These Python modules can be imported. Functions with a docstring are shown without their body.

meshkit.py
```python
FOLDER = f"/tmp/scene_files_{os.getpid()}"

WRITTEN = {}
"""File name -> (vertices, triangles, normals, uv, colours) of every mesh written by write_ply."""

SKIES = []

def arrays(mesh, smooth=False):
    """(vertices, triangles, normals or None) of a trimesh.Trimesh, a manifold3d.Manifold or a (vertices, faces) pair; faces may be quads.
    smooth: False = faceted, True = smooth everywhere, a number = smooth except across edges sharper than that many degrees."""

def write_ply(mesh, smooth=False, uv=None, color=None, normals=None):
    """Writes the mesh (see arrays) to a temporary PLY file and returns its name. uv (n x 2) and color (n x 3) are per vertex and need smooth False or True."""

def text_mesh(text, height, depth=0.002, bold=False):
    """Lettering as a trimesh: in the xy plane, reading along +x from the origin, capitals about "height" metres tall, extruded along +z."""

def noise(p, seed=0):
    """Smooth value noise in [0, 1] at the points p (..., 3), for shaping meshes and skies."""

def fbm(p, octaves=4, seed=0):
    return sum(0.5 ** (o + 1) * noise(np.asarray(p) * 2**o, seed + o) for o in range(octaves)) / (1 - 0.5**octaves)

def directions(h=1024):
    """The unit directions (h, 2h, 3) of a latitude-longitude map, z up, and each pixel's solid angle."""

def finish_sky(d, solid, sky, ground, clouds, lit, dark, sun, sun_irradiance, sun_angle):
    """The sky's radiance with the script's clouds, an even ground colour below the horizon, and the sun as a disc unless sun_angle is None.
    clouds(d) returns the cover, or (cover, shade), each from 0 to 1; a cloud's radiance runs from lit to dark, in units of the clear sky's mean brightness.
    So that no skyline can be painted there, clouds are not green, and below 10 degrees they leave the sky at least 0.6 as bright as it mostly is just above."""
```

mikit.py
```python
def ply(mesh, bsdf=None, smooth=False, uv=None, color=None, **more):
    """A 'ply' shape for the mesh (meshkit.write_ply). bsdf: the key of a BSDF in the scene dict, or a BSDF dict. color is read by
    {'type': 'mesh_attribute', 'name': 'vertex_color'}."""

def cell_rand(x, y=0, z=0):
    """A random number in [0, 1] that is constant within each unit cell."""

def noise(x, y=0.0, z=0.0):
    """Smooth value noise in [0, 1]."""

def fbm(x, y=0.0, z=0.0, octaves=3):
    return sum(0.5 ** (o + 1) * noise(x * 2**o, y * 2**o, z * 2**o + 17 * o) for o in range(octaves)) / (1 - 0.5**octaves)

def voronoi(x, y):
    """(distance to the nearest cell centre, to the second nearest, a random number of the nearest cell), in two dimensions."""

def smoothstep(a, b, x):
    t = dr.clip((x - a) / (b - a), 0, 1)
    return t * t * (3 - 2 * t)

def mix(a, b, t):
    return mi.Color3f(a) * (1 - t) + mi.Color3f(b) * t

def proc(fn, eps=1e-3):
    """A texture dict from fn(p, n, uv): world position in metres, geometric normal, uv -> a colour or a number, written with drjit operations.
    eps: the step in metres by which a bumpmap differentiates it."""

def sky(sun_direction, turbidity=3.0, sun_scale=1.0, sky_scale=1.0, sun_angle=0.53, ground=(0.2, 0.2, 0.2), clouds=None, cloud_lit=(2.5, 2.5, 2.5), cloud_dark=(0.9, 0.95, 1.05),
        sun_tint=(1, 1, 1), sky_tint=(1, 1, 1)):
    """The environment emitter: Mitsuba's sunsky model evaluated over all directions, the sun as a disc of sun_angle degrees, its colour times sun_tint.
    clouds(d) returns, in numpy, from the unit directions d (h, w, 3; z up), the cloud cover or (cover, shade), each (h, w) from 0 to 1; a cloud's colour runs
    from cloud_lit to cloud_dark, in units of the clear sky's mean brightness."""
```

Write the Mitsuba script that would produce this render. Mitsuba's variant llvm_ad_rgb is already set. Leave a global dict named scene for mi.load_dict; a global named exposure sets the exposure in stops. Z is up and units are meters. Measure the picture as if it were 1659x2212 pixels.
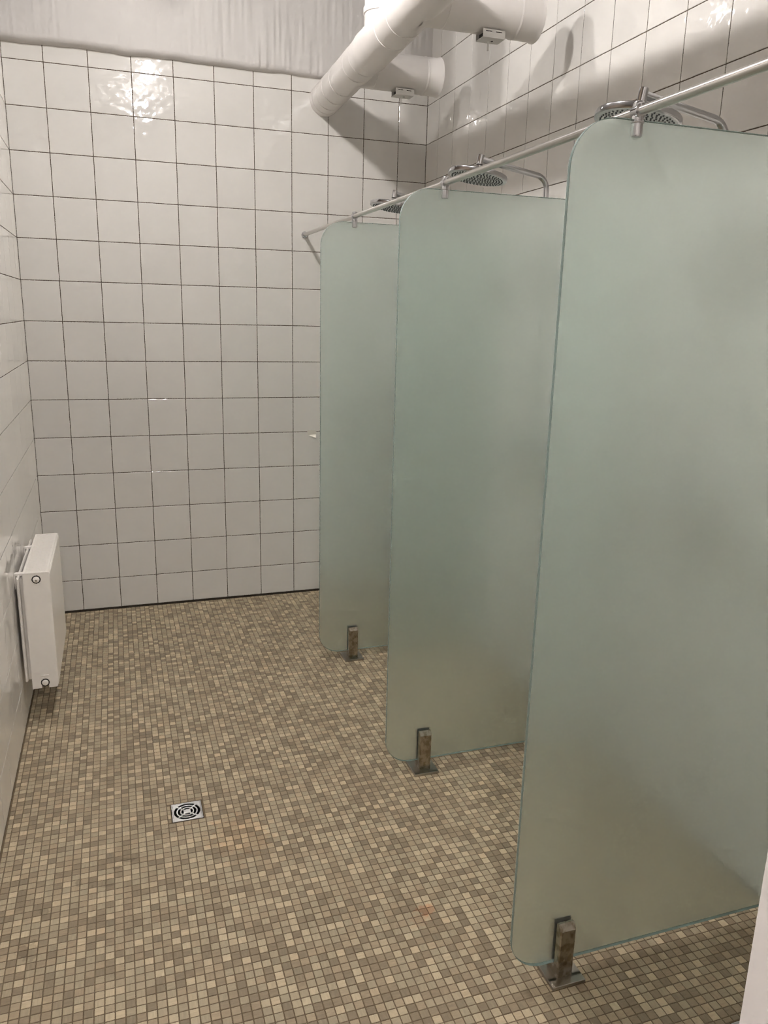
import math, random
import numpy as np, trimesh, drjit as dr, mitsuba as mi, mikit, meshkit
from mikit import noise, fbm, cell_rand, smoothstep, mix
from shapely.geometry import Polygon, Point, box as sbox
from shapely import affinity
T = mi.ScalarTransform4f
rng = np.random.default_rng(7)

# ------------------------------------------------------------------ camera, lamps, exposure
# x along the back wall (left wall x = 0), y = 0 at the back wall (the room lies at y < 0), z up, metres
EYE, FWD, DOWN = np.array([0.4224, -4.4472, 1.6731]), np.array([0.31496, 0.91709, -0.24435]), np.array([-0.0563, -0.2380, -0.9696])
scene = {"type": "scene"}
labels = {}
FOV = 2 * math.degrees(math.atan(1659 / 2 / 1692.34))
scene["camera"] = {"type": "perspective", "fov": FOV, "fov_axis": "x", "near_clip": 0.05, "far_clip": 50.0,
                   "to_world": T().look_at(origin=EYE.tolist(), target=(EYE + FWD).tolist(), up=(-DOWN).tolist())}
exposure = 4.06
LAMPS = [((0.70, -0.55, 3.24), 0.040, 1.5), ((0.74, -1.50, 3.20), 0.040, 34.0), ((0.73, -2.40, 3.20), 0.044, 60.0),
         ((0.40, -5.0, 2.38), 0.08, 22.0)]      # centre and radius of the globe, radiance: a row along the room, and the passage
LAMP_RGB = np.array([1.0, 0.955, 0.925])

W, FY, CEIL = 2.149, -4.02, 3.30          # right wall x, front wall y, ceiling z
FLOOR = 0.0155                            # top of the mosaic


# ------------------------------------------------------------------ materials
def rgb(*c):
    return {"type": "rgb", "value": list(c)}


def bsdf(name, **d):
    scene[name] = d
    return name


def principled(color, rough, **k):
    return {"type": "principled", "base_color": color if isinstance(color, dict) else rgb(*color), "roughness": rough, **k}


def wave(p, n, uv):      # glaze that is not quite flat
    s = fbm(p.x * 26, p.y * 26, p.z * 26, 2)
    return s + 0.15 * noise(p.x * 75 + 9, p.y * 75, p.z * 75)


def tile_tone(p, n, uv):
    t = cell_rand(dr.floor((p.x + 0.019) * 5), dr.floor((p.y + 0.17) * 5), dr.floor(p.z * 5))
    return mix((0.585, 0.567, 0.540), (0.612, 0.594, 0.566), t)


bsdf("m_tile", type="bumpmap", nested_texture=mikit.proc(wave, 8e-4), scale=0.00115,
     nested_bsdf=principled(mikit.proc(tile_tone), 0.04, specular=0.5))
bsdf("m_grout", **principled((0.085, 0.066, 0.05), 0.9, specular=0.2))
bsdf("m_joint", **principled((0.03, 0.024, 0.018), 0.9, specular=0.2))

MP, MX, MY = 0.0243, 0.8693, -2.8790      # mosaic pitch and one of its joints


def mosaic_tone(p, n, uv):
    u, v = (p.x - MX) / MP, (p.y - MY) / MP
    i, j = dr.floor(u), dr.floor(v)
    r, q, s = cell_rand(i, j, 1), cell_rand(i, j, 2), cell_rand(i, j, 3)
    c = mix((0.228, 0.188, 0.130), (0.345, 0.292, 0.205), smoothstep(0.08, 0.50, r))
    c = mix(c, (0.49, 0.42, 0.295), smoothstep(0.66, 0.97, r))
    c = c * mix((1, 1, 1), (1.02, 0.95, 0.92), q)
    along = dr.select(s < 0.5, u - i, v - j)
    across = dr.select(s < 0.5, v - j, u - i)
    grain = noise(across * 9 + i * 3.7, along * 1.5 + j * 5.1, s * 40)
    c = c * (0.90 + 0.20 * grain)
    c = c * (0.96 + 0.08 * noise(p.x * 900, p.y * 900))
    return c * stain(p)


def stain(p):
    """Rust coloured and grey dirt marks lying on the mosaic, with ragged outlines."""
    rag = fbm(p.x * 70, p.y * 70, 3, 3) - 0.5

    def spot(x, y, rx, ry):
        d = dr.sqrt(dr.square((p.x - x) / rx) + dr.square((p.y - y) / ry)) + rag * 1.3
        return 1 - smoothstep(0.75, 1.05, d)

    k = mi.Color3f(1.0)
    k = k * mix((1, 1, 1), (1.02, 0.72, 0.6), 0.8 * spot(1.185, -2.69, 0.034, 0.022) + 0.35 * spot(1.15, -2.72, 0.03, 0.03))
    k = k * mix((1, 1, 1), (1.02, 0.955, 0.90), spot(0.72, -2.20, 0.10, 0.12))
    for x, y, rx, ry in ((0.147, -2.379, 0.013, 0.013), (0.372, -2.222, 0.022, 0.012), (0.345, -2.25, 0.014, 0.012), (0.235, -2.285, 0.012, 0.02), (0.31, -2.31, 0.03, 0.016), (0.115, -2.52, 0.03, 0.035)):
        k = k * mix((1, 1, 1), (0.70, 0.68, 0.66), 0.8 * spot(x, y, rx, ry))
    return k


bsdf("m_mosaic", **principled(mikit.proc(mosaic_tone), 0.5, specular=0.35))


def floor_grout_tone(p, n, uv):
    return mix((0.125, 0.092, 0.056), (0.155, 0.115, 0.072), fbm(p.x * 14, p.y * 14, 1, 3)) * stain(p)


bsdf("m_floor_grout", **principled(mikit.proc(floor_grout_tone), 0.9, specular=0.2))


def plaster_bump(p, n, uv):
    return fbm(p.x * 22, p.y * 22, p.z * 7, 3) + 0.5 * noise(p.x * 110, p.y * 110, p.z * 60)


bsdf("m_plaster", type="bumpmap", nested_texture=mikit.proc(plaster_bump, 1e-3), scale=0.0016, nested_bsdf=principled((0.50, 0.480, 0.463), 0.6, specular=0.25))


def duct_bump(p, n, uv):
    return fbm(p.x * 30, p.y * 30, p.z * 30, 3)


bsdf("m_duct", type="bumpmap", nested_texture=mikit.proc(duct_bump, 1e-3), scale=0.0008, nested_bsdf=principled((0.60, 0.575, 0.555), 0.32, specular=0.4))
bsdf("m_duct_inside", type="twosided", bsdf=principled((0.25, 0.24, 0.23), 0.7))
bsdf("m_bracket", type="twosided", bsdf=principled((0.55, 0.54, 0.52), 0.4, metallic=0.3))
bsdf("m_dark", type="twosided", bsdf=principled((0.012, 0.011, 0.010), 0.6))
bsdf("m_chrome", **principled((0.49, 0.49, 0.50), 0.05, metallic=1.0))
bsdf("m_rail_steel", **principled((0.60, 0.58, 0.55), 0.20, metallic=1.0))


def post_tone(p, n, uv):       # hard water scale on the steel
    return mix((0.42, 0.385, 0.33), (0.25, 0.21, 0.15), smoothstep(0.35, 0.65, fbm(p.x * 90, p.y * 90, p.z * 60, 3)))


bsdf("m_post_steel", type="bumpmap", nested_texture=mikit.proc(wave, 8e-4), scale=0.0003, nested_bsdf=principled(mikit.proc(post_tone), 0.16, metallic=1.0))
bsdf("m_base_steel", **principled((0.37, 0.35, 0.32), 0.10, metallic=1.0))
bsdf("m_drain_steel", **principled((0.66, 0.66, 0.66), 0.22, metallic=1.0))
bsdf("m_nozzle_face", **principled((0.55, 0.58, 0.60), 0.3))
bsdf("m_nozzle", **principled((0.05, 0.06, 0.065), 0.5))
bsdf("m_frost", type="principledthin", base_color=rgb(0.90, 0.975, 0.955), roughness=0.48, spec_trans=0.87, diff_trans=0.95, eta=1.5)
bsdf("m_clear", type="thindielectric", int_ior=1.5, specular_transmittance=rgb(0.93, 0.97, 0.95))
bsdf("m_glass_edge", type="twosided", bsdf=principled((0.17, 0.23, 0.22), 0.15, specular=0.5))
bsdf("m_radiator", **principled((0.72, 0.69, 0.65), 0.28, specular=0.5))
bsdf("m_white_plastic", **principled((0.76, 0.73, 0.69), 0.35))
bsdf("m_paint", **principled((0.80, 0.76, 0.74), 0.45))
bsdf("m_ceiling", **principled((0.27, 0.265, 0.26), 0.8, specular=0.2))  # dark grey, chosen so the unseen ceilings bounce less light
bsdf("m_lamp_body", **principled((0.75, 0.74, 0.72), 0.4))
bsdf("m_hall_wall", **principled((0.22, 0.21, 0.20), 0.6))
bsdf("m_hall_floor", **principled((0.22, 0.18, 0.13), 0.7))
bsdf("m_tape", **principled((0.58, 0.555, 0.50), 0.25))
bsdf("m_tape_back", type="twosided", bsdf=principled((0.86, 0.84, 0.76), 0.5))


# ------------------------------------------------------------------ helpers
used = {}


def numbered(name):
    k = used.get(name, -1) + 1
    used[name] = k
    return name if k == 0 else f"{name}_{k:03d}"


def obj(name, shape, parent=None, **to):
    key = numbered(f"{parent}__{name}" if parent else name)
    scene[key] = {**shape, **to}
    return key


def mesh(name, m, mat, parent=None, smooth=False, label=None):
    key = obj(name, mikit.ply(m, mat, smooth=smooth), parent)
    if label:
        labels[key] = {"label": label}
    return key


def thing(name, label, category, group=None):
    key = numbered(name)
    labels[key] = {"label": label, "category": category}
    if group:
        labels[key]["group"] = group
    return key


def struct(name, m, mat, label, smooth=False):
    key = mesh(name, m, mat, smooth=smooth)
    labels[key] = {"kind": "structure", "label": label}
    return key


def bx(x0, x1, y0, y1, z0, z1):
    return trimesh.creation.box(bounds=[[min(x0, x1), min(y0, y1), min(z0, z1)], [max(x0, x1), max(y0, y1), max(z0, z1)]])


def rbox(x0, x1, y0, y1, z0, z1, r=0.002):
    """A box with chamfered edges: the convex hull of three inset boxes."""
    lo, hi = np.minimum([x0, y0, z0], [x1, y1, z1]), np.maximum([x0, y0, z0], [x1, y1, z1])
    pts = []
    for a in range(3):
        l, h = lo + r, hi - r
        l[a], h[a] = lo[a], hi[a]
        pts += [[x, y, z] for x in (l[0], h[0]) for y in (l[1], h[1]) for z in (l[2], h[2])]
    return trimesh.convex.convex_hull(np.array(pts))


def join(*ms):
    return trimesh.util.concatenate([m for m in ms])


def lathe(profile, axis="z", at=(0, 0, 0), n=48, direction=None):
    """Revolves (radius, height) points; the height runs along axis (or a direction vector) from the point at."""
    prof = np.asarray(profile, float)
    if prof[-1, 1] < prof[0, 1]:
        prof = prof[::-1]                    # normals outwards
    th = np.linspace(0, 2 * np.pi, n, endpoint=False)
    v = np.stack([prof[:, None, 0] * np.cos(th), prof[:, None, 0] * np.sin(th), np.repeat(prof[:, 1:2], n, 1)], -1).reshape(-1, 3)
    i, j = np.meshgrid(np.arange(len(prof) - 1), np.arange(n), indexing="ij")
    q = np.stack([i * n + j, i * n + (j + 1) % n, (i + 1) * n + (j + 1) % n, (i + 1) * n + j], -1).reshape(-1, 4)
    m = trimesh.Trimesh(v, np.vstack([q[:, [0, 1, 2]], q[:, [0, 2, 3]]]), process=False)
    m.merge_vertices()
    m.update_faces(m.nondegenerate_faces())
    d = np.array(direction if direction is not None else {"x": (1, 0, 0), "y": (0, 1, 0), "z": (0, 0, 1)}[axis], float)
    m.apply_transform(trimesh.geometry.align_vectors([0, 0, 1], d / np.linalg.norm(d)))
    m.apply_translation(at)
    return m


def cyl(p0, p1, r, n=24, c=0.0006):
    p0, p1 = np.array(p0, float), np.array(p1, float)
    L = np.linalg.norm(p1 - p0)
    return lathe([(0, 0), (r - c, 0), (r, c), (r, L - c), (r - c, L), (0, L)], at=p0, n=n, direction=p1 - p0)


def tube(path, r, n=20):
    """A round bar swept along a path, with closed ends."""
    p = np.asarray(path, float)
    t = np.gradient(p, axis=0)
    t /= np.linalg.norm(t, axis=1, keepdims=True)
    a = np.cross(t[0], [0.123, 0.9, 0.33]); a /= np.linalg.norm(a)
    rings = []
    th = np.linspace(0, 2 * np.pi, n, endpoint=False)
    for k in range(len(p)):
        a = a - t[k] * (a @ t[k]); a /= np.linalg.norm(a)
        b = np.cross(t[k], a)
        rings.append(p[k] + r * (np.cos(th)[:, None] * a + np.sin(th)[:, None] * b))
    v = np.vstack(rings + [p[:1], p[-1:]])
    m = len(p)
    i, j = np.meshgrid(np.arange(m - 1), np.arange(n), indexing="ij")
    q = np.stack([i * n + j, i * n + (j + 1) % n, (i + 1) * n + (j + 1) % n, (i + 1) * n + j], -1).reshape(-1, 4)
    f = [q[:, [0, 1, 2]], q[:, [0, 2, 3]]]
    k = np.arange(n)
    f.append(np.stack([np.full(n, m * n), (k + 1) % n, k], -1))
    f.append(np.stack([np.full(n, m * n + 1), (m - 1) * n + k, (m - 1) * n + (k + 1) % n], -1))
    return trimesh.Trimesh(v, np.vstack(f), process=False)


def extrude(poly, y0, y1):
    """A polygon in (x, z) as a solid between two values of y."""
    m = trimesh.creation.extrude_polygon(poly, y1 - y0, engine="earcut")
    v = m.vertices.copy()
    m.vertices = np.stack([v[:, 0], y0 + v[:, 2], v[:, 1]], -1)
    m.fix_normals()
    return m


def slab_tile(w, h, d, c=0.0011):
    """A tile lying in its own xy plane, centred, its top at z = 0, with a chamfered edge; the back is open."""
    a, b = w / 2, h / 2
    ring = lambda x, y, z: [[-x, -y, z], [x, -y, z], [x, y, z], [-x, y, z]]
    v = np.array(ring(a - c, b - c, 0) + ring(a, b, -c * 0.55) + ring(a, b, -d))
    f = [[0, 1, 2], [0, 2, 3]]
    for o in (0, 4):
        for k in range(4):
            n = (k + 1) % 4
            f += [[o + k, o + 4 + k, o + 4 + n], [o + k, o + 4 + n, o + n]]
    return trimesh.Trimesh(v, f, process=False)


# ------------------------------------------------------------------ wall tiles
TP, TJ, TD = 0.2, 0.0034, 0.0022           # pitch, joint, how far the tiles stand proud of the joint
plies = {}


def tile_ply(w, h, mat="m_tile"):
    k = (round(w, 4), round(h, 4))
    if k not in plies:
        plies[k] = mikit.ply(slab_tile(*k, TD), mat)
    return plies[k]


def tile_wall(parent, frame, us, vs, individual=lambda u, v: True, name="tile"):
    """Tiles between the joint lines us (along the wall) and vs (height). frame(u, v) is the to_world of a tile centred there."""
    rest = []
    for v0, v1 in zip(vs[:-1], vs[1:]):
        for u0, u1 in zip(us[:-1], us[1:]):
            w, h = u1 - u0 - TJ, v1 - v0 - TJ
            if w < 0.01 or h < 0.01:
                continue
            u, v = (u0 + u1) / 2, (v0 + v1) / 2
            tilt = T().rotate([1, 0, 0], rng.normal(0, 0.10)).rotate([0, 1, 0], rng.normal(0, 0.10))
            if individual(u, v):
                obj(name, tile_ply(w, h), parent, to_world=frame(u, v) @ tilt)
            else:
                m = slab_tile(w, h, TD)
                m.apply_transform(np.array((frame(u, v) @ tilt).matrix))
                rest.append(m)
    if rest:
        k = mesh("tile_field", join(*rest), "m_tile", parent)
        labels[k] = {"kind": "stuff"}


def frame_of(ex, ey, ez, o):
    return T(np.array([[ex[0], ey[0], ez[0], o[0]], [ex[1], ey[1], ez[1], o[1]], [ex[2], ey[2], ez[2], o[2]], [0, 0, 0, 1]], float).tolist())


zs = [0.024] + [TP * r for r in range(1, 15)]
struct("wall_back", bx(-0.1, W + 0.1, TD, 0.12, -0.05, CEIL + 0.05), "m_grout", "white tiled back wall with dark joints")
tile_wall("wall_back", lambda x, z: frame_of((1, 0, 0), (0, 0, 1), (0, -1, 0), (x, 0, z)), [0] + [-0.0191 + TP * c for c in range(1, 11)] + [W], zs + [2.895])
struct("wall_left", bx(-0.12, -TD, FY - 0.2, 0.1, -0.05, CEIL + 0.05), "m_grout", "white tiled left wall behind the radiator")
ly = [FY] + [-0.1716 - TP * k for k in range(19, -1, -1)] + [0]
tile_wall("wall_left", lambda y, z: frame_of((0, 1, 0), (0, 0, 1), (1, 0, 0), (0, y, z)), [y for y in ly if y >= -3.0], zs + [2.895])
tile_wall("wall_left", lambda y, z: frame_of((0, 1, 0), (0, 0, 1), (1, 0, 0), (0, y, z)), [y for y in ly if y <= -2.95], zs + [2.895], lambda u, v: False)
struct("wall_right", bx(W + TD, W + 0.12, FY - 0.2, 0.1, -0.05, CEIL + 0.05), "m_grout", "white tiled right wall behind the showers")
tile_wall("wall_right", lambda y, z: frame_of((0, -1, 0), (0, 0, 1), (-1, 0, 0), (W, y, z)), ly, zs + [3.0, 3.2, CEIL], lambda u, v: v > 1.9)

# ------------------------------------------------------------------ plaster above the tiles of the back wall
def plaster_face(u, z, lo, depth, streaks):
    """Depth of the plaster in front of the tiles at u along the wall and height z."""
    p = np.stack([u, 0 * u, z], -1)
    d = depth + 0.004 * (meshkit.fbm(p * [7, 1, 5], 3, 1) - 0.5)
    drip = meshkit.noise(p * [75, 1, 3.5], 5) * meshkit.noise(p * [9, 1, 5] + 3, 6)
    d = d + 0.022 * drip * streaks(u) + 0.0015 * meshkit.noise(p * [120, 1, 60], 8)
    t = np.clip((z - lo) / 0.028, 0, 1)
    return d * (0.42 + 0.58 * np.sqrt(1 - (1 - t) ** 2)), d


def plaster_band(name, length, lo, depth, to_xyz, label):
    us = np.linspace(0, length, int(length / 0.0055))
    zz = np.concatenate([np.linspace(0, 0.03, 8), np.linspace(0.036, CEIL - lo, 70)])
    U, Z = np.meshgrid(us, zz, indexing="ij")
    sag = 0.012 * (meshkit.fbm(np.stack([U * 9, 0 * U, 0 * U], -1), 3, 4) - 0.5)
    D, _ = plaster_face(U, lo + Z, lo, depth(U), lambda u: 0.25 + np.exp(-((u - 1.3) / 0.30) ** 2) + 0.8 * np.exp(-((u - 2.05) / 0.12) ** 2))
    V = np.stack([U, D, lo + Z + sag * np.exp(-Z / 0.05)], -1)
    back = V[:, :1].copy(); back[..., 1] = -0.004                # the soffit returns to the tiles
    V = np.concatenate([back, V], 1)
    n, m = V.shape[:2]
    i, j = np.meshgrid(np.arange(n - 1), np.arange(m - 1), indexing="ij")
    q = np.stack([i * m + j, (i + 1) * m + j, (i + 1) * m + j + 1, i * m + j + 1], -1).reshape(-1, 4)
    P = to_xyz(V.reshape(-1, 3))
    return struct(name, trimesh.Trimesh(P, np.vstack([q[:, [0, 1, 2]], q[:, [0, 2, 3]]]), process=False), "m_plaster", label, smooth=40)


plaster_band("wall_back_upper", W - 0.0005, 2.873, lambda u: 0.062 - 0.022 * np.clip((u - 0.2) / 1.2, 0, 1), lambda v: np.stack([v[:, 0], -v[:, 1], v[:, 2]], -1), "white painted plaster band above the back wall tiles")

# ------------------------------------------------------------------ floor: joint mortar, mosaic, drains
def clip_rect(r, hole):
    x0, x1, y0, y1 = r
    a0, a1, b0, b1 = hole
    if x1 <= a0 or x0 >= a1 or y1 <= b0 or y0 >= b1:
        return r
    best = max([(x0, a0, y0, y1), (a1, x1, y0, y1), (x0, x1, y0, b0), (x0, x1, b1, y1)], key=lambda q: max(q[1] - q[0], 0) * max(q[3] - q[2], 0))
    return best if best[1] - best[0] > 0.003 and best[3] - best[2] > 0.003 else None


DRAINS = [(0.520, 0.620, -2.076, -1.976), (1.757, 1.857, -3.362, -3.262)]
floor_grout = [bx(-0.05, W + 0.05, FY - 0.2, 0.05, -0.10, -0.03)]
xs = [-0.05] + sorted({v for d in DRAINS for v in (d[0] - 0.002, d[1] + 0.002)}) + [W + 0.05]
ys = [FY - 0.2] + sorted({v for d in DRAINS for v in (d[2] - 0.002, d[3] + 0.002)}) + [0.05]
for xa, xb in zip(xs[:-1], xs[1:]):
    for ya, yb in zip(ys[:-1], ys[1:]):
        if not any(d[0] - 0.003 < (xa + xb) / 2 < d[1] + 0.003 and d[2] - 0.003 < (ya + yb) / 2 < d[3] + 0.003 for d in DRAINS):
            floor_grout.append(bx(xa, xb, ya, yb, -0.03, FLOOR - 0.0014))
struct("floor", join(*floor_grout), "m_floor_grout", "floor of small beige and brown mosaic tiles")
MJ = 0.0030
cells = []
for i in range(-37, 54):
    for j in range(-48, 120):
        r = (MX + i * MP + MJ / 2, MX + (i + 1) * MP - MJ / 2, MY + j * MP + MJ / 2, MY + (j + 1) * MP - MJ / 2)
        r = (max(r[0], 0.004), min(r[1], W - 0.004), max(r[2], FY + 0.004), min(r[3], -0.006))
        if r[1] - r[0] < 0.003 or r[3] - r[2] < 0.003:
            continue
        for d in DRAINS:
            r = r and clip_rect(r, (d[0] - 0.005, d[1] + 0.005, d[2] - 0.005, d[3] + 0.005))
        if r:
            cells.append(r)
# the tiles nearest the doorway show largest: those become parts, the rest one joined part
edge_a, edge_b = np.array([0.07, -2.735]), np.array([1.76, -3.262])
nrm = np.array([-(edge_b - edge_a)[1], (edge_b - edge_a)[0]]); nrm /= np.linalg.norm(nrm)


def rank(r):
    c = np.array([(r[0] + r[1]) / 2, (r[2] + r[3]) / 2])
    t = (c - edge_a) @ nrm
    ok = t > -0.01 and 0.07 < c[0] < 1.75 and min(r[1] - r[0], r[3] - r[2]) > 0.02 and not (1.37 < c[0] < 1.51 and -3.06 < c[1] < -2.93)
    return t if ok else 99.0


order = sorted(range(len(cells)), key=lambda k: rank(cells[k]))
near = set(order[:300])
mos_ply = mikit.ply(slab_tile(MP - MJ, MP - MJ, 0.0022, 0.0008), "m_mosaic")
rest = []
for k, r in enumerate(cells):
    c = ((r[0] + r[1]) / 2, (r[2] + r[3]) / 2)
    z, ax, ay = FLOOR + rng.normal(0, 0.00012), rng.normal(0, 0.35), rng.normal(0, 0.35)
    to = T().translate([c[0], c[1], z]).rotate([1, 0, 0], ax).rotate([0, 1, 0], ay)
    if k in near:
        obj("mosaic_tile", mos_ply, "floor", to_world=to)
    else:
        m = slab_tile(r[1] - r[0], r[3] - r[2], 0.0022, 0.0008)
        m.apply_transform(np.array(to.matrix))
        rest.append(m)
labels[mesh("mosaic_field", join(*rest), "m_mosaic", "floor")] = {"kind": "stuff"}
struct("trim_1", bx(0.0, W, -0.0045, 0.0, FLOOR - 0.001, 0.026), "m_joint", "dark joint where the back wall meets the floor")


def drain(d, label):
    t = thing("floor_drain", label, "drain")
    x0, x1, y0, y1 = d
    cx, cy, z = (x0 + x1) / 2, (y0 + y1) / 2, FLOOR + 0.0002
    mesh("sump", join(bx(x0, x1, y0, y1, -0.028, -0.024), bx(x0, x0 + 0.002, y0, y1, -0.028, z - 0.004), bx(x1 - 0.002, x1, y0, y1, -0.028, z - 0.004), bx(x0, x1, y0, y0 + 0.002, -0.028, z - 0.004), bx(x0, x1, y1 - 0.002, y1, -0.028, z - 0.004)), "m_dark", t)
    fr = sbox(x0, y0, x1, y1).difference(sbox(x0 + 0.003, y0 + 0.003, x1 - 0.003, y1 - 0.003))
    f = trimesh.creation.extrude_polygon(fr, 0.004, engine="earcut"); f.apply_translation([0, 0, z - 0.004])
    mesh("frame", f, "m_drain_steel", t)
    plate = sbox(cx - 0.0462, cy - 0.0462, cx + 0.0462, cy + 0.0462)
    for ra, rb, a0 in ((0.0352, 0.0438, 0), (0.0232, 0.0312, 0), (0.0118, 0.0188, 0)):
        ring = Point(cx, cy).buffer(rb, 48).difference(Point(cx, cy).buffer(ra, 48))
        half = 0.0026
        for ang in (45, 135):
            bar = affinity.rotate(sbox(cx - 0.06, cy - half, cx + 0.06, cy + half), ang, origin=(cx, cy))
            ring = ring.difference(bar)
        plate = plate.difference(ring)
    g = trimesh.creation.extrude_polygon(plate, 0.003, engine="earcut"); g.apply_translation([0, 0, z - 0.0032])
    mesh("grate", g, "m_drain_steel", t)


drain(DRAINS[0], "square steel floor drain with ring slots in the open mosaic floor")
drain(DRAINS[1], "steel floor drain at the lower right corner, cut off by the white door post")

# ------------------------------------------------------------------ glass panels, their floor posts, wall clips, rail and clamps
PX0, PZ0, PZ1, PR = 1.285, 0.056, 2.058, 0.10
PANELS = [(-0.99, 1.292), (-2.01, 1.287), (-3.00, 1.284)]
WHICH = ["farthest", "middle", "nearest"]
GT = 0.0045                                   # half the thickness of the glass


def panel(y, x0, which):
    t = thing("glass_panel", f"{which} frosted green glass shower partition with rounded corners", "glass partition", "frosted shower partitions")
    x1 = W - 0.001
    P = sbox(x0 + PR, PZ0, x1, PZ1).union(sbox(x0, PZ0 + PR, x1, PZ1 - PR)).union(Point(x0 + PR, PZ0 + PR).buffer(PR, 24)).union(Point(x0 + PR, PZ1 - PR).buffer(PR, 24))
    P = P.simplify(0.0002)
    v, f = trimesh.creation.triangulate_polygon(P, engine="earcut")
    def sheet(yy, flip):
        return trimesh.Trimesh(np.stack([v[:, 0], np.full(len(v), yy), v[:, 1]], -1), f[:, ::-1] if flip else f, process=False)
    mesh("clear_face", sheet(y - GT, False), "m_clear", t)
    mesh("frosted_face", sheet(y + GT, True), "m_frost", t)
    e = np.array(P.exterior.coords)[::-1] if P.exterior.is_ccw else np.array(P.exterior.coords)
    c = 0.0012
    prof = [(-GT, 0), (-GT + c, 1), (GT - c, 1), (GT, 0)]
    inner = np.array(P.buffer(-c).exterior.coords)
    loops = []
    for yy, o in prof:
        base = e[:-1]
        if not o:
            d = np.array([P.buffer(-c, join_style=2).exterior.interpolate(P.buffer(-c, join_style=2).exterior.project(Point(q))).coords[0] for q in base])
            base = d
        loops.append(np.stack([base[:, 0], np.full(len(base), y + yy), base[:, 1]], -1))
    n = len(loops[0])
    vv = np.vstack(loops)
    k = np.arange(n)
    ff = []
    for s in range(3):
        a, b, cc, d = s * n + k, s * n + (k + 1) % n, (s + 1) * n + (k + 1) % n, (s + 1) * n + k
        ff += [np.stack([a, b, cc], -1), np.stack([a, cc, d], -1)]
    m = trimesh.Trimesh(vv, np.vstack(ff), process=False)
    mesh("polished_edge", m, "m_glass_edge", t, smooth=30)


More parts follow.
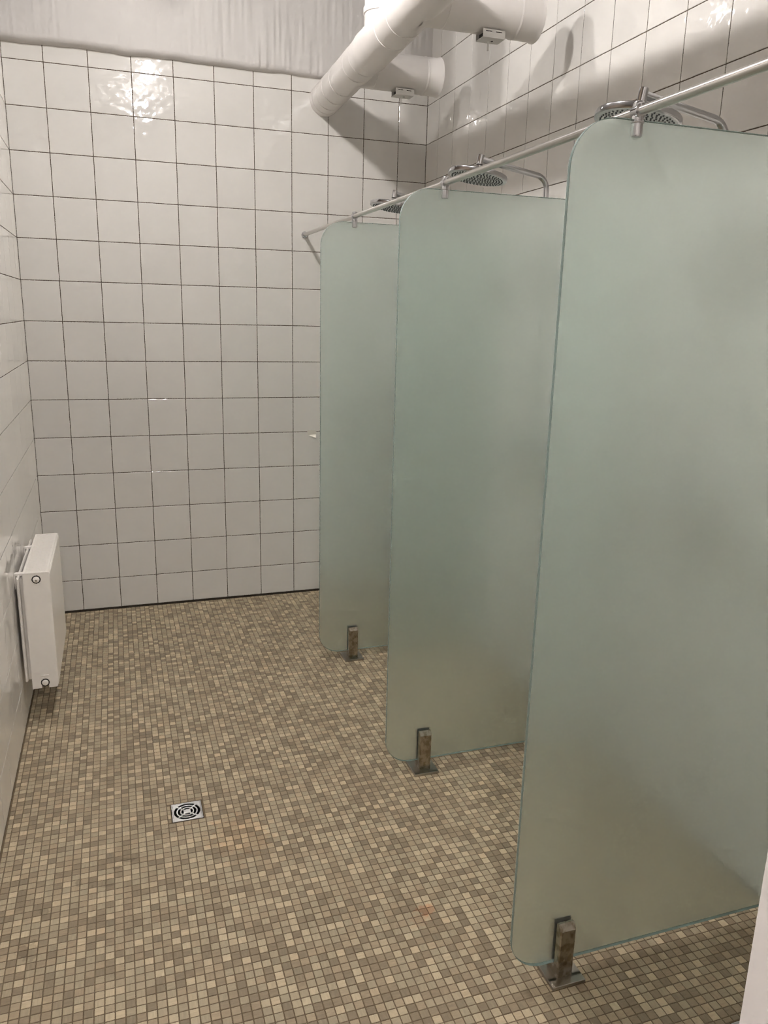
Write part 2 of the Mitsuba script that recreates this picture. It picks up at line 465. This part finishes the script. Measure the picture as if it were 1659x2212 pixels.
def post(y, xc, which):
    t = thing("floor_post", f"steel square-footed post clamping the {which} glass panel to the floor", "glass clamp", "steel posts under the glass panels")
    z = FLOOR
    mesh("base_plate", rbox(xc - 0.048, xc + 0.048, y - 0.050, y + 0.050, z, z + 0.0105, 0.0012), "m_base_steel", t)
    a, b = xc - 0.0225, xc + 0.0225

    def jaw(s):          # s = -1: the jaw on the doorway side
        yi, yo = y + s * (GT + 0.0012), y + s * 0.0265
        pts = []
        for x, e in ((a, 0.003), (b, 0.003)):
            xx = x + (e if x == a else -e)
            for px, py in ((x, yo - s * 0.003), (xx, yo)):
                pts += [(px, py, z + 0.0105), (px, py, z + 0.150)]
            pts += [(x, yi, z + 0.0105), (x, yi, z + 0.163), (x, yi + s * 0.007, z + 0.164)]
        return trimesh.convex.convex_hull(np.array(pts))

    mesh("jaw", jaw(-1), "m_post_steel", t)
    mesh("jaw", jaw(1), "m_post_steel", t)
    mesh("foot", rbox(a + 0.0004, b - 0.0004, y - 0.024, y + 0.024, z + 0.0103, PZ0 - 0.0015, 0.001), "m_post_steel", t)
    mesh("gasket", join(bx(a + 0.004, b - 0.004, y - GT - 0.0011, y - GT, z + 0.05, z + 0.155), bx(a - 0.001, b + 0.001, y + GT + 0.0001, y + GT + 0.0011, z + 0.045, z + 0.166)), "m_dark", t, label="black rubber gasket")


def wall_clip(y, z, which, where):
    t = thing("wall_clip", f"{where} clip holding the {which} glass panel to the right wall", "glass clip", "glass clips on the right wall")
    for s in (-1, 1):
        mesh("plate", rbox(W - 0.062, W - 0.0005, y + s * (GT + 0.0004), y + s * (GT + 0.013), z - 0.024, z + 0.024, 0.0015), "m_base_steel", t)
    mesh("wall_foot", rbox(W - 0.006, W - 0.0003, y - 0.026, y + 0.026, z - 0.0238, z + 0.0238, 0.001), "m_base_steel", t)


RA, RB = np.array([1.449, 0.0, 2.087]), np.array([1.4240, FY, 2.068])        # centre line of the rail
at_y = lambda y: RA + (RB - RA) * (y / FY)
for (y, x0), which in zip(PANELS, WHICH):
    panel(y, x0, which)
for (y, x0), xc, which in zip(PANELS, (1.459, 1.436, 1.434), WHICH):
    post(y, xc, which)
for (y, x0), which in zip(PANELS, WHICH):
    wall_clip(y, 0.34, which, "lower")
    wall_clip(y, 1.78, which, "upper")
t = thing("support_rail", "long round steel rail running above the glass panels to the back wall", "rail")
mesh("rod", tube(np.linspace(RA + [0, -0.004, 0], RB + [0, 0.004, 0], 12), 0.0095, 32), "m_rail_steel", t, smooth=40)
mesh("wall_flange", lathe([(0, 0.0), (0.016, 0.0), (0.0165, 0.002), (0.0165, 0.012), (0.0145, 0.0155), (0.0098, 0.0158)], at=RA + [0, -0.0002, 0], direction=(0, -1, 0)), "m_chrome", t, smooth=40, label="chrome end flange on the back wall")
mesh("wall_flange", lathe([(0, 0.0), (0.016, 0.0), (0.0165, 0.002), (0.0165, 0.012), (0.0145, 0.0155), (0.0098, 0.0158)], at=RB + [0, 0.0002, 0], direction=(0, 1, 0)), "m_chrome", t, smooth=40)
for (y, x0), which in zip(PANELS, WHICH):
    c = at_y(y)
    t = thing("rail_clamp", f"small chrome clamp joining the steel rail to the {which} glass panel", "clamp", "chrome clamps on the rail")
    mesh("sleeve", lathe([(0.0096, -0.0105), (0.0128, -0.0105), (0.0136, -0.0095), (0.0136, 0.0095), (0.0128, 0.0105), (0.0096, 0.0105)], at=c, direction=RB - RA), "m_chrome", t, smooth=40)
    mesh("body", lathe([(0, 0.019), (0.0085, 0.0185), (0.0105, 0.0165), (0.0112, 0.013), (0.0112, -0.018), (0.0, -0.018)], at=c), "m_chrome", t, smooth=40)
    mesh("collar", lathe([(0, -0.0175), (0.0125, -0.0175), (0.0135, -0.0185), (0.0135, -0.0205), (0.0125, -0.0215), (0, -0.0215)], at=c), "m_chrome", t, smooth=40)
    mesh("barrel", lathe([(0, -0.0215), (0.0112, -0.0215), (0.0112, -0.044), (0.0095, -0.0465), (0, -0.0465)], at=c), "m_chrome", t, smooth=40)

# ------------------------------------------------------------------ showers
def shower(y, xr, which, where):
    t = thing("rain_shower", f"{which} round chrome rain shower head {where}", "shower head", "rain showers on the right wall")
    xh, zc = 1.797, 2.262
    arm = [(xr, y, 1.15), (xr, y, 2.15)]
    cx, cz, r = xr - 0.055, 2.165, 0.055
    slope = math.radians(9)
    arm += [(cx + r * math.cos(a), y, cz + r * math.sin(a)) for a in np.linspace(0, math.pi / 2 - slope, 10)]
    end = np.array(arm[-1])
    arm += [tuple(end + (np.array([xh - 0.004, y, end[2] + (end[0] - xh) * math.tan(slope)]) - end) * s) for s in np.linspace(0.1, 1, 8)]
    za = arm[-1][2]
    mesh("arm", tube(arm, 0.0112, 24), "m_chrome", t, smooth=50)
    for zz in (1.30, 1.95):
        mesh("pipe_holder", join(cyl((W - 0.0005, y, zz), (xr + 0.01, y, zz), 0.009), lathe([(0.0114, -0.012), (0.015, -0.012), (0.015, 0.012), (0.0114, 0.012)], at=(xr, y, zz))), "m_chrome", t, smooth=40)
    mx = mesh("mixer", cyl((xr - 0.012, y - 0.14, 1.14), (xr - 0.012, y + 0.14, 1.14), 0.023, 32, 0.003), "m_chrome", t, smooth=40)
    for s in (-1, 1):
        mesh("mixer_inlet", cyl((W - 0.0005, y + s * 0.075, 1.14), (xr - 0.012, y + s * 0.075, 1.14), 0.016), "m_chrome", t, smooth=40)
    # the joint above the head
    tilt = math.radians(8.5)
    ax = np.array([-math.sin(tilt), 0, -math.cos(tilt)])
    top = np.array([xh, y, za + 0.016])
    mesh("joint", lathe([(0, 0), (0.0115, 0), (0.0128, 0.0015), (0.0128, 0.034), (0.0118, 0.0355), (0, 0.0355)], at=top, direction=ax), "m_chrome", t, smooth=40)
    mesh("joint_ring", lathe([(0, 0.0355), (0.0122, 0.0355), (0.0122, 0.038), (0, 0.038)], at=top, direction=ax), "m_dark", t, smooth=40)
    mesh("neck", lathe([(0, 0.038), (0.0092, 0.038), (0.0092, 0.056), (0.015, 0.058), (0.015, 0.064), (0, 0.064)], at=top, direction=ax), "m_chrome", t, smooth=40)
    R = 0.115
    o = top + ax * 0.062
    h = mesh("head", lathe([(0, 0.0), (0.03, 0.0), (R - 0.012, 0.004), (R - 0.002, 0.007), (R, 0.011), (R, 0.022), (R - 0.0025, 0.0245), (R - 0.008, 0.0245), (R - 0.008, 0.0235), (0, 0.0235)], at=o, direction=ax, n=72), "m_chrome", t, smooth=40)
    mesh("nozzle_plate", lathe([(0, 0.0236), (R - 0.0085, 0.0236), (R - 0.0090, 0.0242), (0, 0.0242)], at=o, direction=ax, n=72), "m_nozzle_face", h)
    noz = []
    ex = np.cross(ax, [0, 1, 0]); ex /= np.linalg.norm(ex); ey = np.cross(ax, ex)
    for k in range(1, 10):
        cnt = int(round(2 * math.pi * k * 0.0108 / 0.0138))
        for q in range(cnt):
            a = 2 * math.pi * q / cnt + k * 0.4
            p = o + ax * 0.0241 + (ex * math.cos(a) + ey * math.sin(a)) * k * 0.0108
            noz.append(lathe([(0.0030, 0), (0.0022, 0.0032), (0, 0.0032)], at=p, direction=ax, n=6))
    labels[mesh("nozzles", join(*noz), "m_nozzle", h)] = {"kind": "stuff", "label": "dark rubber nozzles"}


shower(-0.50, 2.088, "farthest", "near the back wall, half hidden by glass")
shower(-1.49, 2.088, "middle", "seen above the middle glass panel")
shower(-2.49, 2.078, "nearest", "behind the top edge of the nearest glass panel")

# ------------------------------------------------------------------ ventilation duct with its branches
t_duct = thing("ventilation_duct", "white painted round duct with two side branches, running to the back wall under the ceiling", "duct")
AX = lambda y: np.array([1.559 + 0.032 * y, y, 2.771 + 0.014 * y])
ddir = np.array([-0.032, -1.0, -0.014])


def dent(m, amp=0.0016, f=9, seed=2):
    v = m.vertices
    m.vertices = v + m.vertex_normals * (amp * (meshkit.fbm(v * f, 3, seed) - 0.5) * 2)[:, None]
    return m


def section(y0, y1, r0, r1, name="pipe_section", steps=8, n=56):
    """A length of duct from y0 (far) to y1 (near), with small rolled lips."""
    L = y0 - y1
    pr = [(r0 - 0.007, 0.0), (r0 - 0.007, 0.0030), (r0 + 0.0016, 0.0036), (r0 + 0.0016, 0.0065), (r0, 0.0085)]
    pr += [(r0 + (r1 - r0) * s, 0.002 + (L - 0.004) * s) for s in np.linspace(0.15, 0.85, steps)]
    pr += [(r1, L - 0.0025), (r1 - 0.0015, L - 0.0015), (r1 - 0.005, L - 0.0012), (r1 - 0.005, L)]
    return mesh(name, dent(lathe(pr, at=AX(y0), direction=ddir, n=n)), "m_duct", t_duct, smooth=50)


cuts = [0.0, -0.058, -0.150, -0.285, -0.450, -0.715, -0.826, -0.912]
rad = [(0.0795, 0.0805), (0.0790, 0.0800), (0.0785, 0.0800), (0.0780, 0.0800), (0.0785, 0.0795), (0.0785, 0.0795), (0.0785, 0.0790)]
for y0, y1, (ra, rb) in zip(cuts[:-1], cuts[1:], rad):
    section(y0, y1, ra, rb)
section(-0.909, -1.235, 0.0838, 0.0830, "tee_section")
section(-1.225, -1.385, 0.0808, 0.0822, "tee_section")
section(-1.378, -1.80, 0.0795, 0.0795)
section(-1.795, -2.60, 0.0785, 0.0795, steps=16)
section(-2.595, -3.40, 0.0785, 0.0795, steps=16)
section(-3.395, FY, 0.0785, 0.0795, steps=16)
yv = -1.095
cv = AX(yv)
mesh("riser", dent(lathe([(0.0790, 0.0), (0.0790, 0.082), (0.0802, 0.083), (0.0802, 0.088), (0.0790, 0.089), (0.0790, 0.3), (0.0790, CEIL - cv[2])], at=cv, n=56)), "m_duct", t_duct, smooth=40)
mesh("riser_collar", lathe([(0.080, 0.079), (0.0836, 0.080), (0.0836, 0.101), (0.080, 0.102)], at=cv, n=56), "m_duct", t_duct, smooth=40)


def branch(y, zoff, xe, bx0, bx1, nameweld):
    c = AX(y) + [0, 0, zoff]
    L = xe - c[0]
    r = 0.0795
    w = nameweld - c[0]
    pr = [(r, 0.004), (r, 0.084), (r + 0.0015, 0.085), (r + 0.0015, 0.088), (r, 0.089)]
    pr += [(r, s) for s in np.linspace(0.11, w - 0.008, 5)] + [(r + 0.0005, w - 0.004), (r + 0.0028, w - 0.002), (r + 0.0028, w + 0.002), (r + 0.0016, w + 0.005)]
    pr += [(r + 0.0016, L - 0.014), (r + 0.0042, L - 0.006), (r + 0.0055, L), (r + 0.0025, L), (r - 0.002, L - 0.010)]
    b = mesh("branch_pipe", dent(lathe(pr, at=c, axis="x", n=56), 0.0018, 12, 5), "m_duct", t_duct, smooth=50)
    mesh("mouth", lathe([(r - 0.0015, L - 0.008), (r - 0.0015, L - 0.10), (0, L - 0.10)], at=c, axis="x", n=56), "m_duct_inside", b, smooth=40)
    yb = y - 0.012
    zt, zb = c[2] - r + 0.006, c[2] - r - 0.0215
    d = 0.0016
    parts = [bx(bx0, bx1, yb - 0.031, yb + 0.031, zb, zb + d), bx(bx0, bx1, yb + 0.031 - d, yb + 0.031, zb, zt)]
    # the side facing the doorway has two slots
    Pz = sbox(bx0, zb, bx1, zt)
    for u in (0.26, 0.72):
        x = bx0 + (bx1 - bx0) * u
        Pz = Pz.difference(sbox(x - 0.012, zt - 0.0085, x + 0.012, zt - 0.0055))
    parts.append(extrude(Pz, yb - 0.031, yb - 0.031 + d))
    s = mesh("damper_bracket", join(*parts), "m_bracket", b)
    mesh("shade_block", bx(bx0 + 0.012, bx1 - 0.002, yb - 0.028, yb + 0.028, zb + 0.003, zt), "m_dark", s)  # near-black filler that paints the shade inside the hollow channel
    mesh("hole_shade", cyl((bx0 + 0.052, yb + 0.004, zb - 0.0006), (bx0 + 0.052, yb + 0.004, zb), 0.0042, 16, 0.0001), "m_dark", s)  # solid near-black disc painted for the shade of a screw hole
    mesh("lever", cyl((bx0 + 0.040, yb + 0.010, zb), (bx0 + 0.040, yb + 0.010, zb - 0.031), 0.0036, 14), "m_bracket", s)


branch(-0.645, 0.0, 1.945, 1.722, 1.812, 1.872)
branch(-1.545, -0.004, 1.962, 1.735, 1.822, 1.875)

# ------------------------------------------------------------------ radiator on the left wall
t = thing("radiator", "white panel radiator hung on the left wall below eye level", "radiator")
ya, yb, xa, xb, z0, z1 = -1.270, -0.690, 0.036, 0.134, 0.176, 0.664       # near end, far end, from wall, front, bottom, top
P = Polygon([(xa, z0), (xa + 0.035, z0), (xa + 0.035, z0 + 0.014), (xa + 0.061, z0 + 0.014), (xa + 0.061, z0), (xb - 0.004, z0), (xb - 0.002, z0 + 0.02), (xb - 0.002, z1), (xa, z1)])
mesh("side_cover", extrude(P, ya, ya + 0.0015), "m_radiator", t)
mesh("side_cover", extrude(Polygon([(xa, z0), (xb - 0.002, z0), (xb - 0.002, z1), (xa, z1)]), yb - 0.0015, yb), "m_radiator", t)
mesh("front_panel", rbox(xb - 0.010, xb, ya + 0.0005, yb - 0.004, z0 + 0.008, z1 - 0.005, 0.003), "m_radiator", t)
mesh("back_panel", rbox(xa - 0.025, xa - 0.015, ya + 0.004, yb - 0.004, z0 + 0.030, z1 - 0.018, 0.0038), "m_radiator", t)
fins = [bx(xa - 0.0145, xb - 0.012, y, y + 0.0008, z0 + 0.03, z1 - 0.03) for y in np.arange(ya + 0.03, yb - 0.025, 0.016)]
labels[mesh("convector_fins", join(*fins), "m_radiator", t)] = {"kind": "stuff"}
tp = [bx(xa, xb - 0.0065, ya, ya + 0.010, z1 - 0.006, z1 + 0.0012), bx(xa, xb - 0.0065, yb - 0.010, yb, z1 - 0.006, z1 + 0.0012),
      bx(xa, xa + 0.008, ya, yb, z1 - 0.006, z1 + 0.0012), bx(xb - 0.0145, xb - 0.0065, ya, yb, z1 - 0.006, z1 + 0.0012)]
mesh("top_frame", join(*tp), "m_radiator", t)
gr = [bx(xa + 0.007, xb - 0.013, y, y + 0.0064, z1 - 0.005, z1 - 0.0012) for y in np.arange(ya + 0.0105, yb - 0.016, 0.0082)]
labels[mesh("top_grille", join(*gr, bx(xa + 0.006, xb - 0.013, ya + 0.008, yb - 0.008, z1 - 0.0058, z1 - 0.0038)), "m_radiator", t)] = {"label": "ribbed top grille"}


def valve(x, z, key):
    v = mesh(key, lathe([(0.0120, 0), (0.0165, 0), (0.0165, 0.0012), (0.0120, 0.0012)], at=(x, ya, z), direction=(0, -1, 0), n=32), "m_dark", t, smooth=40)
    mesh("cap", lathe([(0, 0.0), (0.0122, 0.0), (0.0122, 0.003), (0.0095, 0.0055), (0, 0.006)], at=(x, ya, z), direction=(0, -1, 0), n=32), "m_white_plastic", v, smooth=40)
    return v


v = valve(xa + 0.048, z1 - 0.026, "vent_plug")
mesh("vent_key", cyl((xa + 0.048, ya - 0.0058, z1 - 0.0285), (xa + 0.048, ya - 0.0085, z1 - 0.0285), 0.0045, 12), "m_base_steel", v)
valve(xa + 0.048, z0 + 0.0235, "drain_plug")
mesh("side_groove", join(rbox(xa + 0.034, xa + 0.064, ya - 0.0016, ya + 0.0005, z0 + 0.052, z0 + 0.056, 0.0008), rbox(xa + 0.034, xa + 0.064, ya - 0.0010, ya + 0.0005, z0 + 0.043, z0 + 0.045, 0.0005)), "m_radiator", t, label="embossed bars near the lower corner")
for y in (ya + 0.055, yb - 0.15):
    k = mesh("bracket", join(rbox(0.0006, 0.005, y - 0.011, y + 0.011, z1 - 0.075, z1 - 0.012, 0.001), rbox(0.004, xa + 0.006, y - 0.009, y + 0.009, z1 - 0.022, z1 - 0.010, 0.002)), "m_white_plastic", t)

# ------------------------------------------------------------------ scrap of tape on the back wall
t = thing("tape_scrap", "small peeling scrap of tape stuck on the back wall tiles beside the farthest glass panel", "tape")
v = np.array([(1.463, -0.0004, 1.007), (1.505, -0.0004, 1.010), (1.516, -0.0004, 1.004), (1.518, -0.0004, 0.985), (1.513, -0.0004, 0.978), (1.470, -0.0004, 0.981)])
mesh("film", trimesh.convex.convex_hull(np.vstack([v, v + [0, 0.0003, 0]])), "m_tape", t)
U, V = np.meshgrid(np.linspace(0, 1, 8), np.linspace(0, 1, 6), indexing="ij")
cx_, cz_ = 1.470 + 0.047 * U, 0.9795 + 0.004 * U - V * 0.019 * U ** 0.9
cy_ = -0.0006 - 0.014 * U * V ** 1.5
vv = np.stack([cx_ - 0.003 * V * U, cy_, cz_], -1).reshape(-1, 3)
q = np.array([[i * 6 + j, (i + 1) * 6 + j, (i + 1) * 6 + j + 1, i * 6 + j + 1] for i in range(7) for j in range(5)])
mesh("curled_end", trimesh.Trimesh(vv, np.vstack([q[:, [0, 1, 2]], q[:, [0, 2, 3]]]), process=False), "m_tape_back", t, smooth=True, label="white curled end")

# ------------------------------------------------------------------ front wall with the doorway the picture is taken from, ceiling, passage
DX0, DX1, DZ = 0.03, 0.9135, 2.12
struct("wall_front", join(bx(-0.12, DX0 - 0.03, FY - 0.18, FY, -0.05, CEIL + 0.05), bx(DX1 + 0.03, W + 0.12, FY - 0.18, FY, -0.05, CEIL + 0.05), bx(DX0 - 0.03, DX1 + 0.03, FY - 0.18, FY, DZ + 0.03, CEIL + 0.05)), "m_paint", "white front wall around the doorway")
struct("door_1", join(rbox(DX1, DX1 + 0.03, FY - 0.18, FY + 0.002, 0.0, DZ, 0.0015), rbox(DX0 - 0.03, DX0, FY - 0.18, FY + 0.002, 0.0, DZ, 0.0015), rbox(DX0 - 0.03, DX1 + 0.03, FY - 0.18, FY + 0.002, DZ, DZ + 0.03, 0.0015)), "m_paint", "white door lining at the right edge of the picture")
struct("ceiling", bx(-0.12, W + 0.12, FY - 0.2, 0.12, CEIL, CEIL + 0.1), "m_ceiling", "grey ceiling")
HX0, HX1, HY, HZ = -0.9, 1.9, -5.9, 2.5
struct("wall_passage", join(bx(HX0 - 0.1, HX0, HY, FY - 0.18, 0, HZ), bx(HX1, HX1 + 0.1, HY, FY - 0.18, 0, HZ), bx(HX0 - 0.1, HX1 + 0.1, HY - 0.1, HY, 0, HZ), bx(HX0, -0.12, FY - 0.18, FY - 0.1, 0, HZ)), "m_hall_wall", "plain walls of the passage outside the doorway")
struct("ceiling_passage", bx(HX0 - 0.1, HX1 + 0.1, HY - 0.1, FY - 0.19, HZ, HZ + 0.1), "m_ceiling", "plain ceiling of the passage outside the doorway")
struct("floor_passage", bx(HX0 - 0.1, HX1 + 0.1, HY - 0.1, FY - 0.2, -0.1, FLOOR), "m_hall_floor", "plain brown floor of the passage outside the doorway")


def lamp(label, c, r, radiance, z_ceiling):
    """A round globe lamp under a small ceiling plate."""
    t = thing("ceiling_lamp", label, "lamp")
    mesh("base", lathe([(0.022, c[2] + r * 0.88), (r * 0.62, c[2] + r * 0.93), (r * 0.62, c[2] + r + 0.01), (r * 1.15, c[2] + r + 0.012), (r * 1.15, z_ceiling)], at=(c[0], c[1], 0)), "m_lamp_body", t, smooth=40)
    g = trimesh.creation.icosphere(3, r)
    g.apply_translation(c)
    m = mikit.ply(g, "m_lamp_body", smooth=True)
    m["emitter"] = {"type": "area", "radiance": rgb(*(LAMP_RGB * radiance).tolist())}
    obj("globe", m, t)


for (c, r, rad_), lab in zip(LAMPS, ("small lit globe lamp, the first of the ceiling row from the back wall", "small lit globe lamp, the second of the ceiling row from the back wall",
                                           "small lit globe lamp, the last of the ceiling row, nearest the doorway",
                                           "lit globe lamp on the ceiling of the passage")):
    lamp(lab, c, r, rad_, HZ if c[1] < FY else CEIL)
